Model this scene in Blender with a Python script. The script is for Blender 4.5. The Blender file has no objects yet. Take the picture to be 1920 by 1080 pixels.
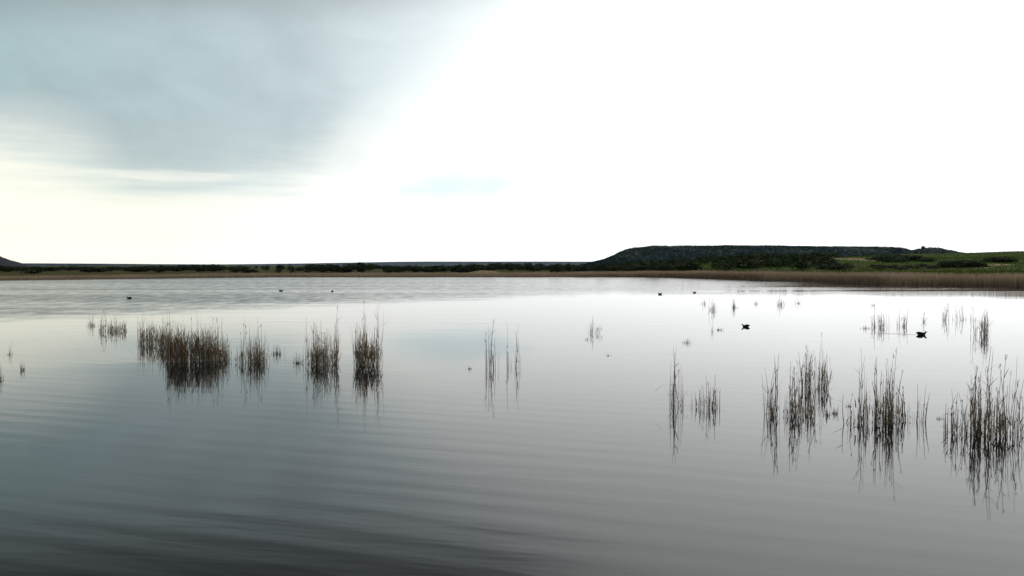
import bpy, math, random
import numpy as np
from mathutils import Vector

rng = np.random.default_rng(11)
random.seed(11)
SC = bpy.context.scene
COL = SC.collection
R = math.radians

# ------------------------------------------------------------------ camera
F = 1493.0                      # focal length in photo pixels (1920 wide)
CAM_H = 2.5
PITCH = math.atan(42.0 / F)
cd = bpy.data.cameras.new("camera")
cd.sensor_width = 36.0
cd.lens = 36.0 * F / 1920.0
cd.clip_start = 0.1
cd.clip_end = 40000.0
cam = bpy.data.objects.new("camera", cd)
cam.location = (0, 0, CAM_H)
cam.rotation_euler = (R(90) - PITCH, 0, 0)
COL.objects.link(cam)
SC.camera = cam

# ------------------------------------------------------------------ colour management
SC.view_settings.view_transform = 'Standard'
SC.view_settings.look = 'None'
SC.view_settings.gamma = 1.0
SC.view_settings.exposure = 0.0
SC.view_settings.use_curve_mapping = False
SC.render.engine = 'CYCLES'
SC.cycles.max_bounces = 6
SC.cycles.volume_bounces = 0
SC.cycles.use_denoising = True

SUN_EL, SUN_AZ = R(38), R(32)   # behind the bright cloud ahead, to the side

# ------------------------------------------------------------------ node helpers
class NT:
    def __init__(s, tree):
        s.t = tree; s.n = tree.nodes; s.l = tree.links
    def node(s, kind, **kw):
        n = s.n.new(kind)
        for k, v in kw.items():
            setattr(n, k, v)
        return n
    def put(s, sock, v):
        if hasattr(v, 'is_output') or isinstance(v, bpy.types.NodeSocket):
            s.l.new(v, sock)
        elif isinstance(v, (tuple, list)):
            sock.default_value = v if len(v) == len(sock.default_value) else (*v, 1.0)
        else:
            sock.default_value = v
    def m(s, op, a, b=None, c=None, clamp=False):
        n = s.node('ShaderNodeMath', operation=op, use_clamp=clamp)
        s.put(n.inputs[0], a)
        if b is not None: s.put(n.inputs[1], b)
        if c is not None: s.put(n.inputs[2], c)
        return n.outputs[0]
    def sstep(s, v, a, b, lo=0.0, hi=1.0):
        n = s.node('ShaderNodeMapRange', interpolation_type='SMOOTHSTEP')
        s.put(n.inputs['Value'], v); s.put(n.inputs['From Min'], a); s.put(n.inputs['From Max'], b)
        s.put(n.inputs['To Min'], lo); s.put(n.inputs['To Max'], hi)
        return n.outputs[0]
    def mix(s, f, a, b, blend='MIX'):
        n = s.node('ShaderNodeMix', data_type='RGBA', blend_type=blend)
        s.put(n.inputs['Factor'], f); s.put(n.inputs['A'], a); s.put(n.inputs['B'], b)
        return [o for o in n.outputs if o.type == 'RGBA'][0]
    def vmul(s, v, k):
        n = s.node('ShaderNodeVectorMath', operation='MULTIPLY')
        s.put(n.inputs[0], v); s.put(n.inputs[1], k)
        return n.outputs[0]
    def noise(s, v, scale=1.0, detail=3.0, rough=0.5, dist=0.0):
        n = s.node('ShaderNodeTexNoise')
        s.put(n.inputs['Vector'], v); s.put(n.inputs['Scale'], scale)
        s.put(n.inputs['Detail'], detail); s.put(n.inputs['Roughness'], rough)
        s.put(n.inputs['Distortion'], dist)
        return n.outputs[0]
    def ramp(s, f, stops, interp='LINEAR'):
        n = s.node('ShaderNodeValToRGB')
        r = n.color_ramp; r.interpolation = interp
        while len(r.elements) > 1: r.elements.remove(r.elements[-1])
        r.elements[0].position = stops[0][0]; r.elements[0].color = (*stops[0][1], 1)
        for p, c in stops[1:]:
            e = r.elements.new(p); e.color = (*c, 1)
        s.put(n.inputs[0], f)
        return n.outputs[0]

# ------------------------------------------------------------------ world sky
world = bpy.data.worlds.new("World")
SC.world = world
world.use_nodes = True
W = NT(world.node_tree)
W.n.clear()
tc = W.node('ShaderNodeTexCoord')
D = tc.outputs['Generated']
sep = W.node('ShaderNodeSeparateXYZ'); W.l.new(D, sep.inputs[0])
dx, dy, dz = sep.outputs
az = W.m('MULTIPLY', W.m('ARCTAN2', dx, dy), 180 / math.pi)          # degrees, 0 ahead
el = W.m('MULTIPLY', W.m('ARCSINE', dz), 180 / math.pi)
azn = W.m('ADD', W.m('DIVIDE', az, 360.0), 0.5)
def azp(a): return a / 360.0 + 0.5
nz_big = W.noise(W.vmul(D, (5.0, 5.0, 9.0)), 1.0, 4.0, 0.5, 0.4)
nz_str = W.noise(W.vmul(D, (3.0, 3.0, 34.0)), 1.6, 4.0, 0.55, 0.3)
nz_fin = W.noise(W.vmul(D, (12.0, 12.0, 24.0)), 1.0, 5.0, 0.55, 0.6)
THR = [(-180, 2), (-70, 3), (-36, 6.6), (-32.7, 6.2), (-29, 5.4), (-25.4, 4.5), (-20.6, 4.5), (-16.4, 4.9), (-13.6, 5.8),
       (-11.7, 7.2), (-8, 9.6), (-4.2, 12.0), (-.4, 14.6), (8, 23), (20, 38), (40, 55), (70, 50), (100, 30), (140, 8), (180, 2)]
thr = W.m('MULTIPLY', W.ramp(azn, [(azp(a), (t / 90,) * 3) for a, t in THR]), 90.0)
leftm = W.sstep(az, -10.0, -18.0)
amp = W.m('ADD', 10.0, W.m('MULTIPLY', leftm, -6.0))
edge = W.m('ADD', W.m('SUBTRACT', el, thr), W.m('MULTIPLY', W.m('SUBTRACT', W.mix(leftm, W.mix(0.4, nz_big, nz_fin), nz_str), 0.5), amp))
wid = W.m('ADD', 0.8, W.m('MULTIPLY', thr, 0.55))
cover = W.sstep(edge, W.m('MULTIPLY', wid, -0.55), wid)
# colour of the grey rain cloud
GREY = [(-180, (.78, .81, .81)), (-100, (.58, .63, .64)), (-50, (.31, .42, .45)), (-33, (.385, .525, .545)), (-25, (.44, .565, .59)), (-16, (.52, .63, .665)),
        (-8, (.73, .83, .86)), (0, (.90, .98, 1.0)), (12, (1.0, 1.05, 1.08)), (45, (.95, 1.0, 1.02)), (90, (.85, .89, .90)), (140, (.80, .83, .83)), (180, (.78, .81, .81))]
gcol = W.ramp(azn, [(azp(a), c) for a, c in GREY])
low = W.m('MULTIPLY', W.sstep(el, 11.5, 5.5), W.sstep(az, -60, -30))
gcol = W.mix(W.m('MULTIPLY', low, 0.75), gcol, (.54, .625, .625))
# pale thin patch inside the cloud
pa = W.m('DIVIDE', W.m('ADD', az, 30.5), 3.6); pe = W.m('DIVIDE', W.m('SUBTRACT', el, 8.0), 2.1)
pr = W.m('ADD', W.m('MULTIPLY', pa, pa), W.m('MULTIPLY', pe, pe))
pr = W.m('ADD', pr, W.m('MULTIPLY', W.m('SUBTRACT', nz_fin, 0.5), 2.0))
gcol = W.mix(W.m('MULTIPLY', W.sstep(pr, 1.9, 0.0), 0.60), gcol, (.64, .705, .695))
# darker under-edge streaks
se = W.m('MULTIPLY', W.sstep(el, 9.0, 6.2), W.sstep(nz_str, 0.46, 0.66))
gcol = W.mix(W.m('MULTIPLY', W.m('MULTIPLY', se, leftm), 0.55), gcol, (.50, .64, .66))
sl = W.m('MULTIPLY', W.sstep(el, 8.0, 6.0), W.sstep(nz_str, 0.44, 0.30))
gcol = W.mix(W.m('MULTIPLY', W.m('MULTIPLY', sl, leftm), 0.8), gcol, (.92, .93, .88))
rim = W.m('MULTIPLY', W.m('MULTIPLY', W.sstep(edge, -0.5, 0.3), W.sstep(edge, 2.2, 0.9)), leftm)
gcol = W.mix(W.m('MULTIPLY', rim, 0.7), gcol, (.49, .635, .665))
qa = W.m('DIVIDE', W.m('ADD', az, 22.8), 4.4); qe = W.m('DIVIDE', W.m('SUBTRACT', W.m('ADD', el, W.m('MULTIPLY', az, 0.02)), 5.45), 0.42)
qr = W.m('ADD', W.m('ADD', W.m('MULTIPLY', qa, qa), W.m('MULTIPLY', qe, qe)), W.m('MULTIPLY', W.m('SUBTRACT', nz_str, 0.5), 4.0))
gcol = W.mix(W.m('MULTIPLY', W.sstep(qr, 1.4, 0.2), 0.75), gcol, (.86, .88, .83))
bw = W.node('ShaderNodeRGBToBW'); W.l.new(gcol, bw.inputs[0])
gcol = W.mix(0.10, gcol, bw.outputs[0])
var = W.m('ADD', 0.72, W.m('MULTIPLY', W.mix(0.4, nz_big, nz_fin), 0.70))
gcol = W.vmul(gcol, var)
el2 = W.m('ADD', el, W.m('MULTIPLY', W.m('MAXIMUM', W.m('MULTIPLY', az, -1.0), 0.0), W.sstep(az, -80.0, -36.0, 0.0, 0.125)))
thick = W.sstep(el2, 16.8, 26.5, 1.0, 0.11)                          # heavier cloud overhead
gcol = W.mix(W.m('MULTIPLY', W.sstep(el2, 17.0, 24.0), .75), gcol, (.50, .535, .545))
hv = W.mix(W.m('MULTIPLY', W.sstep(az, 6.0, 45.0), W.sstep(az, 178.0, 120.0)), thick, W.sstep(el, 17.0, 30.0, .95, .62))
gcol = W.mix(1.0, gcol, hv, 'MULTIPLY')
# bright thin overcast
wcol = W.ramp(azn, [(azp(-180), (.88, .91, .90)), (azp(-110), (.8, .82, .76)), (azp(-50), (1.08, 1.08, .92)), (azp(-24), (1.12, 1.12, .97)), (azp(-13), (1.18, 1.19, 1.13)),
                    (azp(0), (1.25, 1.27, 1.26)), (azp(20), (1.48, 1.50, 1.50)), (azp(45), (1.5, 1.52, 1.52)), (azp(90), (1.1, 1.12, 1.12)), (azp(140), (.92, .95, .95)), (azp(180), (.88, .91, .90))])
# blue-tinted veil in the bright part
ba = W.m('DIVIDE', W.m('ADD', az, 4.2), 4.6); be = W.m('DIVIDE', W.m('SUBTRACT', el, 5.7), 1.25)
br = W.m('ADD', W.m('MULTIPLY', ba, ba), W.m('MULTIPLY', be, be))
br = W.m('ADD', br, W.m('MULTIPLY', W.m('SUBTRACT', W.mix(.5, nz_fin, nz_str), 0.5), 4.0))
wcol = W.mix(W.m('MULTIPLY', W.sstep(br, 2.0, -0.2), 0.72), wcol, (.78, .97, 1.02))
wcol = W.vmul(wcol, W.sstep(el, 2.2, 0.0, 1.0, 1.15))
cloud = W.mix(cover, wcol, gcol)
sky = W.node('ShaderNodeTexSky', sky_type='NISHITA')
sky.sun_disc = False; sky.sun_elevation = SUN_EL; sky.sun_rotation = SUN_AZ
bg_sky = W.node('ShaderNodeBackground'); W.l.new(sky.outputs[0], bg_sky.inputs[0]); bg_sky.inputs[1].default_value = 0.06
bg_cl = W.node('ShaderNodeBackground'); W.l.new(cloud, bg_cl.inputs[0]); bg_cl.inputs[1].default_value = 1.0
mx = W.node('ShaderNodeMixShader'); mx.inputs[0].default_value = 0.94
W.l.new(bg_sky.outputs[0], mx.inputs[1]); W.l.new(bg_cl.outputs[0], mx.inputs[2])
wo = W.node('ShaderNodeOutputWorld'); W.l.new(mx.outputs[0], wo.inputs[0])

# ------------------------------------------------------------------ sun behind the overcast
sd = bpy.data.lights.new("sun", 'SUN')
sd.energy = 0.6; sd.angle = R(14); sd.color = (1.0, 0.96, 0.9)
sun = bpy.data.objects.new("sun", sd)
sv = Vector((math.sin(SUN_AZ) * math.cos(SUN_EL), math.cos(SUN_AZ) * math.cos(SUN_EL), math.sin(SUN_EL)))
sun.rotation_euler = (-sv).to_track_quat('-Z', 'Y').to_euler()
COL.objects.link(sun)

# ------------------------------------------------------------------ object helpers
def tag(o, label=None, cat=None, group=None, kind=None):
    if label: o['label'] = label
    if cat: o['category'] = cat
    if group: o['group'] = group
    if kind: o['kind'] = kind
    return o

def mesh_from(name, verts, faces, mat, tint=None, smooth=False):
    me = bpy.data.meshes.new(name)
    verts = np.asarray(verts, dtype=np.float32).reshape(-1, 3)
    if isinstance(faces, np.ndarray):
        nf, k = faces.shape
        me.vertices.add(len(verts)); me.vertices.foreach_set('co', verts.ravel())
        me.loops.add(nf * k); me.loops.foreach_set('vertex_index', faces.astype(np.int32).ravel())
        me.polygons.add(nf)
        me.polygons.foreach_set('loop_start', np.arange(0, nf * k, k, dtype=np.int32))
        me.update(calc_edges=True)
    else:
        me.from_pydata(verts.tolist(), [], faces); me.update()
    if tint is not None:
        a = me.attributes.new('tint', 'FLOAT', 'POINT')
        a.data.foreach_set('value', np.asarray(tint, dtype=np.float32))
    if smooth:
        me.polygons.foreach_set('use_smooth', np.ones(len(me.polygons), dtype=bool))
    me.materials.append(mat)
    return me

def link(name, me, parent=None, loc=None):
    o = bpy.data.objects.new(name, me)
    COL.objects.link(o)
    if parent is not None: o.parent = parent
    if loc is not None: o.location = loc
    return o

def empty(name, loc, rz=0.0):
    o = bpy.data.objects.new(name, None)
    o.empty_display_size = 0.2
    o.location = loc; o.rotation_euler = (0, 0, rz)
    COL.objects.link(o)
    return o

def px_dir(px, py):
    a = (px - 960) / F; b = -(py - 540) / F
    c, s = math.cos(PITCH), math.sin(PITCH)
    return Vector((a, c + b * s, -s + b * c))

def on_water(px, py):
    d = px_dir(px, py); k = -CAM_H / d.z
    return d.x * k, d.y * k

# ------------------------------------------------------------------ materials
def new_mat(name):
    m = bpy.data.materials.new(name); m.use_nodes = True
    T = NT(m.node_tree); T.n.clear()
    b = T.node('ShaderNodeBsdfPrincipled'); o = T.node('ShaderNodeOutputMaterial')
    T.l.new(b.outputs[0], o.inputs['Surface'])
    return m, T, b

def leaf_mat(name, a, b_, spec=0.15, objrand=0.25, rough=0.8, trans=0.0):
    m, T, b = new_mat(name)
    at = T.node('ShaderNodeAttribute', attribute_name='tint')
    oi = T.node('ShaderNodeObjectInfo')
    col = T.mix(at.outputs['Fac'], a, b_)
    k = T.m('ADD', 1.0 - objrand / 2, T.m('MULTIPLY', oi.outputs['Random'], objrand))
    T.l.new(T.vmul(col, k), b.inputs['Base Color'])
    b.inputs['Roughness'].default_value = rough
    b.inputs['Specular IOR Level'].default_value = spec
    if trans > 0:
        tl = T.node('ShaderNodeBsdfTranslucent'); T.l.new(T.vmul(col, k), tl.inputs[0])
        ms = T.node('ShaderNodeMixShader'); ms.inputs[0].default_value = trans
        T.l.new(b.outputs[0], ms.inputs[1]); T.l.new(tl.outputs[0], ms.inputs[2])
        T.l.new(ms.outputs[0], [n for n in T.n if n.type == 'OUTPUT_MATERIAL'][0].inputs['Surface'])
    return m

M_STEM = leaf_mat('dry_reed_stem', (.16, .125, .090), (.48, .40, .31), 0.2, 0.4)
M_LEAF = leaf_mat('dead_reed_leaf', (.14, .092, .044), (.45, .335, .18), 0.1, 0.15, .8, .35)
M_BED = leaf_mat('shore_reed', (.27, .190, .125), (.50, .395, .285), 0.03, 0, .9, .45)
M_BANK = leaf_mat('bank_grass', (.070, .066, .016), (.18, .155, .055), 0.03, 0, .9, .4)
M_TREE = leaf_mat('tree_foliage', (.016, .026, .012), (.044, .064, .020), 0.15, 0.5)
M_BUSH = leaf_mat('bush_foliage', (.016, .028, .009), (.054, .084, .018), 0.15, 0.6)
M_SCRUB = leaf_mat('hill_scrub', (.012, .030, .032), (.026, .049, .042), 0.02, 0)
M_GRASS = leaf_mat('slope_grass', (.036, .075, .005), (.080, .135, .010), 0.02, 0, .9, .4)

def plain(name, c, rough=0.6, spec=0.3):
    m, T, b = new_mat(name)
    g = T.node('ShaderNodeNewGeometry')
    nz = T.noise(g.outputs['Position'], 40.0, 3.0)
    T.l.new(T.mix(nz, tuple(x * 0.75 for x in c), tuple(x * 1.25 for x in c)), b.inputs['Base Color'])
    b.inputs['Roughness'].default_value = rough
    b.inputs['Specular IOR Level'].default_value = spec
    return m
M_BARK = plain('tree_bark', (.05, .04, .03), 0.9, 0.1)
M_BIRD = plain('dark_plumage', (.012, .012, .014), 0.7, 0.2)
M_BIRD2 = plain('wing_plumage', (.018, .017, .018), 0.65, 0.2)
M_BILL = plain('bird_bill', (.10, .10, .095), 0.5, 0.3)

# ------------------------------------------------------------------ the lie of the land
T_S = np.array([-6, -4, -2, -1.2, -.90, -.643, -.482, -.322, 0, .16, .221, .322, .469, .643, .90, 1.2, 2, 4, 6])
Y_S = np.array([27, 40, 80, 112, 124, 136, 150, 172, 175, 178, 162, 130, 107.5, 96.5, 86, 74, 50, 26, 17])
def shore(t): return np.interp(t, T_S, Y_S)
def pxt(p): return (np.asarray(p, dtype=float) - 960) / F
T_R = pxt([-4000, 1080, 1130, 1200, 1300, 1400, 1500, 1600, 1700, 1790, 1920, 2400, 5000])
Z_R = np.array([0, 0, .6, 1.5, 3.2, 4.6, 5.6, 6.2, 6.6, 7.5, 7.7, 8.2, 9])
def sst(v, a, b):
    k = np.clip((v - a) / (b - a), 0, 1); return k * k * (3 - 2 * k)
def ground_z(x, y):
    x = np.asarray(x, dtype=float); y = np.asarray(y, dtype=float)
    yy = np.maximum(y, 0.5)
    t = np.clip(x / yy, -6, 6)
    wob = 1.2 * np.sin(x * .21 + 1) + .8 * np.sin(x * .53) + .5 * np.sin(x * 1.1 + 2)
    u = y - shore(t) + wob * sst(y, 60, 90)
    z = np.where(u < 0, np.maximum(u * .15, -1.4), .28 * sst(u, 0, 9) + .45 * sst(u, 9, 90))
    hill = np.interp(t, T_R, Z_R)
    z = z + hill * sst(y, 125, 385) * (1 - .75 * sst(y, 620, 1000)) * (u > 0)
    roll = (.35 * np.sin(x * .045 + y * .031) + .22 * np.sin(x * .11 - y * .07 + 1.3)) * sst(u, 20, 70)
    z = z + roll * (.5 + .8 * sst(hill, 0, 5))
    bump = np.exp(-(((x + 7.4) / 4.0) ** 2 + ((y - 203) / 5.0) ** 2)) * 1.0
    bump += np.exp(-(((x + 1.0) / 3.0) ** 2 + ((y - 206) / 5.0) ** 2)) * 0.5
    z = z + bump
    bank = 1.0 * sst(y, 4.5, 0.0)                      # the near bank one stands on
    return np.where(y < 8, np.where(bank > 0, -.5 + bank * 1.4, -.5), z) if z.ndim == 0 else np.where(y < 4.5, -1.2 * sst(y, 0, 4.5) + .9 * (1 - sst(y, 0, 4.5)), z)
def ground_hit(px, py, lo=90.0, hi=900.0):
    d = px_dir(px, py)
    for yv in np.arange(lo, hi, 1.0):
        x = d.x / d.y * yv
        if CAM_H + d.z / d.y * yv <= float(ground_z(np.array([x]), np.array([yv]))[0]):
            return x, yv
    return d.x / d.y * 380.0, 380.0

def axis(core_a, core_b, step, far_a, far_b, grow=1.14):
    c = list(np.arange(core_a, core_b + 1e-6, step))
    s, v = step, core_b
    while v < far_b:
        s *= grow; v += s; c.append(min(v, far_b))
    s, v = step, core_a
    left = []
    while v > far_a:
        s *= grow; v -= s; left.append(max(v, far_a))
    return np.array(left[::-1] + c)
gx = axis(-170, 300, 2.0, -9000, 9000)
gy = np.concatenate([np.arange(-60, 0, 6.0), np.arange(0, 6, .5), np.arange(6, 86, 8.0), axis(86, 430, 2.0, 86, 14000)])
GX, GY = np.meshgrid(gx, gy)
GZ = ground_z(GX.ravel(), GY.ravel())
nx, ny = len(gx), len(gy)
ii = np.arange(nx * ny).reshape(ny, nx)
gf = np.stack([ii[:-1, :-1].ravel(), ii[:-1, 1:].ravel(), ii[1:, 1:].ravel(), ii[1:, :-1].ravel()], 1)

m_gr, T, b = new_mat('shore_ground')
g = T.node('ShaderNodeNewGeometry'); P = g.outputs['Position']
sx = T.node('ShaderNodeSeparateXYZ'); T.l.new(P, sx.inputs[0])
n1 = T.noise(P, .035, 4.0, .55); n2 = T.noise(P, .35, 4.0, .6); n3 = T.noise(P, 2.5, 3.0, .6)
green = T.mix(n2, (.034, .070, .007), (.080, .130, .014))
olive = T.mix(n2, (.055, .056, .014), (.110, .100, .034))
brown = T.mix(n2, (.075, .055, .032), (.15, .115, .075))
c = T.mix(T.sstep(n1, .40, .60), green, olive)
hillm = T.sstep(sx.outputs[2], 1.2, 3.4)
c = T.mix(T.m('MULTIPLY', T.m('SUBTRACT', 1.0, hillm), .75), c, T.mix(n1, olive, brown))
c = T.mix(T.m('MULTIPLY', hillm, T.sstep(n1, .62, .45)), c, green)
def ell(cx, cy, rx, ry, rot=0.0):
    a = T.m('SUBTRACT', sx.outputs[0], cx); d_ = T.m('SUBTRACT', sx.outputs[1], cy)
    a = T.m('DIVIDE', a, rx); d_ = T.m('DIVIDE', d_, ry)
    r2 = T.m('ADD', T.m('MULTIPLY', a, a), T.m('MULTIPLY', d_, d_))
    r2 = T.m('ADD', r2, T.m('MULTIPLY', T.m('SUBTRACT', n2, .5), 2.6))
    return T.sstep(r2, 1.15, .75)
sand = ell(-7.4, 200, 4.2, 7)
sites = [(1592, 486, 3.2, 14), (1618, 486, 4.6, 16), (1848, 498, 2.2, 6), (1868, 496, 2.4, 6), (1835, 502, 2.0, 5)]
for (a_, b_, rx, ry) in sites:
    hx, hy = ground_hit(a_, b_)
    sand = T.m('MAXIMUM', sand, ell(hx, hy, rx, ry))
c = T.mix(sand, c, T.mix(n3, (.30, .22, .12), (.48, .37, .23)))
c = T.mix(T.sstep(sx.outputs[2], .22, .02), c, (.055, .043, .030))
T.l.new(c, b.inputs['Base Color']); b.inputs['Roughness'].default_value = .95
b.inputs['Specular IOR Level'].default_value = .02
bp = T.node('ShaderNodeBump'); bp.inputs['Distance'].default_value = .5; bp.inputs['Strength'].default_value = .8
T.l.new(n2, bp.inputs['Height']); T.l.new(bp.outputs[0], b.inputs['Normal'])
gm = mesh_from('ground', np.stack([GX.ravel(), GY.ravel(), GZ], 1), gf, m_gr, smooth=True)
tag(link('ground', gm), 'low olive and green shore land around the lake', kind='structure')

# ------------------------------------------------------------------ water
m_w, T, b = new_mat('lake_water')
g = T.node('ShaderNodeNewGeometry'); P = g.outputs['Position']
sx = T.node('ShaderNodeSeparateXYZ'); T.l.new(P, sx.inputs[0]); X, Y = sx.outputs[0], sx.outputs[1]
mp = T.node('ShaderNodeMapping'); mp.inputs['Rotation'].default_value = (0, 0, R(19)); T.l.new(P, mp.inputs[0])
mp2 = T.node('ShaderNodeMapping'); mp2.inputs['Rotation'].default_value = (0, 0, R(8)); T.l.new(P, mp2.inputs[0])
wv = T.node('ShaderNodeTexWave', wave_type='BANDS', bands_direction='Y', wave_profile='SIN')
T.l.new(T.vmul(mp.outputs[0], (.45, 1, 1)), wv.inputs['Vector'])
for k_, v_ in (('Scale', .55), ('Distortion', 5.0), ('Detail', 2.0), ('Detail Scale', .55), ('Detail Roughness', .5)): wv.inputs[k_].default_value = v_
r1 = T.m('ADD', T.m('MULTIPLY', T.noise(T.vmul(mp.outputs[0], (.35, 2.6, 1)), 1.0, 2.0, .5, .3), .75), T.m('MULTIPLY', wv.outputs['Fac'], .30))
r2 = T.noise(T.vmul(mp2.outputs[0], (.9, 4.6, 1)), 1.0, 2.0, .5, .2)
swell = T.noise(T.vmul(P, (.16, .5, 1)), 1.0, 2.0, .5)
patch = T.noise(T.vmul(P, (.10, .18, 1)), 1.0, 3.0, .5)
chop = T.noise(T.vmul(P, (2.2, 3.6, 1)), 1.0, 3.0, .6)
# calm pool among the reeds, livelier water nearer the camera and a breeze band off the far shore
near = T.sstep(Y, 20.0, 9.0)
nearL = T.sstep(X, 3.5, -3.5)
a1 = T.m('ADD', T.m('MULTIPLY', near, .0031), .0007)
a1 = T.m('MULTIPLY', a1, T.m('ADD', .45, T.m('MULTIPLY', nearL, .55)))
a1 = T.m('MULTIPLY', a1, T.sstep(patch, .30, .62, .55, 1.25))
wx = T.m('ADD', Y, T.m('MULTIPLY', X, -1.12))
wx = T.m('ADD', wx, T.m('MULTIPLY', T.m('SUBTRACT', swell, .5), 16.0))
streak = T.noise(T.vmul(P, (.012, .11, 1)), 1.0, 3.0, .55)
wind = T.m('MULTIPLY', T.sstep(wx, 52.0, 75.0), T.sstep(streak, .30, .60, .72, 1.0))
wind = T.m('MULTIPLY', wind, T.sstep(X, 25.0, -25.0, .55, 1.0))
windR = T.m('MULTIPLY', T.sstep(Y, 62.0, 84.0), T.sstep(streak, .46, .60))
windR = T.m('MULTIPLY', windR, .45)
wind = T.m('MAXIMUM', wind, windR)
grain = T.noise(T.vmul(P, (.9, .42, 1)), 1.0, 4.0, .7)
h = T.m('MULTIPLY', r1, a1)
h = T.m('ADD', h, T.m('MULTIPLY', r2, T.m('MULTIPLY', a1, .30)))
h = T.m('ADD', h, T.m('MULTIPLY', swell, .004))
h = T.m('ADD', h, T.m('MULTIPLY', chop, T.m('ADD', T.m('MULTIPLY', wind, .010), .00025)))
def wake(x0, y0, x1, y1, w, A):
    k = (y1 - y0) / (x1 - x0)
    e = T.m('SUBTRACT', Y, T.m('ADD', y0 - k * x0, T.m('MULTIPLY', X, k)))
    e = T.m('DIVIDE', e, w)
    gss = T.m('POWER', 2.718, T.m('MULTIPLY', T.m('MULTIPLY', e, e), -1.0))
    mk = T.m('MULTIPLY', T.sstep(X, min(x0, x1) - 1, min(x0, x1) + 1), T.sstep(X, max(x0, x1) + 1, max(x0, x1) - 1))
    return T.m('MULTIPLY', T.m('MULTIPLY', gss, mk), A)
for (p0, p1, w, A) in [((485, 602), (745, 604), .35, .004), ((760, 604), (960, 605), .35, .0025), ((1130, 601), (1440, 627), .30, .0022),
                       ((1640, 625), (1722, 628), .12, .009), ((1480, 640), (1720, 629), .25, .0015), ((1404, 614), (1500, 618), .12, .002)]:
    h = T.m('ADD', h, wake(*on_water(*p0), *on_water(*p1), w, A))
bp = T.node('ShaderNodeBump'); bp.inputs['Strength'].default_value = 1.0; bp.inputs['Distance'].default_value = 1.0
if 'Filter Width' in bp.inputs: bp.inputs['Filter Width'].default_value = .03
T.l.new(h, bp.inputs['Height'])
T.l.new(bp.outputs[0], b.inputs['Normal'])
b.inputs['Base Color'].default_value = (.008, .011, .012, 1)
T.l.new(T.m('ADD', .04, T.m('MULTIPLY', wind, T.sstep(grain, .32, .68, .14, .27))), b.inputs['Roughness'])
b.inputs['IOR'].default_value = 1.333
b.inputs['Specular IOR Level'].default_value = .5
wxs = np.linspace(-240, 160, 41); wys = np.linspace(-2, 200, 21)
WX, WY = np.meshgrid(wxs, wys)
wi = np.arange(41 * 21).reshape(21, 41)
wf = np.stack([wi[:-1, :-1].ravel(), wi[:-1, 1:].ravel(), wi[1:, 1:].ravel(), wi[1:, :-1].ravel()], 1)
wm = mesh_from('water', np.stack([WX.ravel(), WY.ravel(), np.zeros(WX.size)], 1), wf, m_w)
tag(link('water', wm), 'calm grey lake surface mirroring the cloudy sky', kind='structure')

# ------------------------------------------------------------------ far hills
def hill_mat(name, a, b_, bare, thr_):
    m, T, b = new_mat(name)
    g = T.node('ShaderNodeNewGeometry'); P = g.outputs['Position']
    q1 = T.noise(T.vmul(P, (.012, .004, .03)), 1.0, 5.0, .6); q2 = T.noise(P, .12, 4.0, .6)
    c = T.mix(q2, a, b_)
    c = T.mix(T.sstep(T.m('ADD', T.m('MULTIPLY', q1, .7), T.m('MULTIPLY', q2, .3)), thr_, thr_ + .09), c, bare)
    T.l.new(c, b.inputs['Base Color']); b.inputs['Roughness'].default_value = .95; b.inputs['Specular IOR Level'].default_value = .05
    bp = T.node('ShaderNodeBump'); bp.inputs['Distance'].default_value = 3.0; T.l.new(q2, bp.inputs['Height']); T.l.new(bp.outputs[0], b.inputs['Normal'])
    return m
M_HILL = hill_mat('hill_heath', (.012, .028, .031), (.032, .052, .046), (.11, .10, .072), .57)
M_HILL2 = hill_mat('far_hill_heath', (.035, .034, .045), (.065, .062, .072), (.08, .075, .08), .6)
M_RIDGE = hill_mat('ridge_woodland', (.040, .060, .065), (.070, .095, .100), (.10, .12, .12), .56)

def crest_hill(name, prof, dist, front, back, cols, rows, mat, rough, label, cliff=.55, seed=1):
    rr = np.random.default_rng(seed)
    pp = np.array(prof, dtype=float)
    px = np.linspace(pp[0, 0], pp[-1, 0], cols)
    top = np.interp(px, pp[:, 0], pp[:, 1])
    zc = np.maximum(CAM_H + (498 - top) * dist / F, -1.0)
    v = np.linspace(0, 1, rows)
    V, Fs = [], []
    ph = rr.uniform(0, 6.28, 10); fr = rr.uniform(.004, .05, 10)
    for j, s in enumerate(v):
        if s <= .7:
            k = s / .7; y = dist - front * (1 - k); f = k ** (1 / cliff) if cliff < 1 else k ** cliff
            f = .25 * k + .75 * sst(np.array(k), .15, 1.0)
        else:
            k = (s - .7) / .3; y = dist + back * k; f = 1 - k ** 3 * .9
        x = (px - 960) / F * y
        gul = sum(np.sin(x * fr[q] * 2 + ph[q] + y * .01) for q in range(10)) / 4
        yy = y + gul * front * .05 * (1 if 0 < s < .7 else 0)
        z = zc * f + gul * rough * (np.sin(math.pi * min(s / .7, 1)) if s < .7 else 0)
        z = np.where(zc < .5, -1.0, z)
        V.append(np.stack([x, np.broadcast_to(yy, x.shape), z], 1))
    V = np.concatenate(V)
    i = np.arange(rows * cols).reshape(rows, cols)
    fa = np.stack([i[:-1, :-1].ravel(), i[:-1, 1:].ravel(), i[1:, 1:].ravel(), i[1:, :-1].ravel()], 1)
    o = link(name, mesh_from(name, V, fa, mat, smooth=True))
    tag(o, label, kind='structure')
    return V.reshape(rows, cols, 3)

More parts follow.
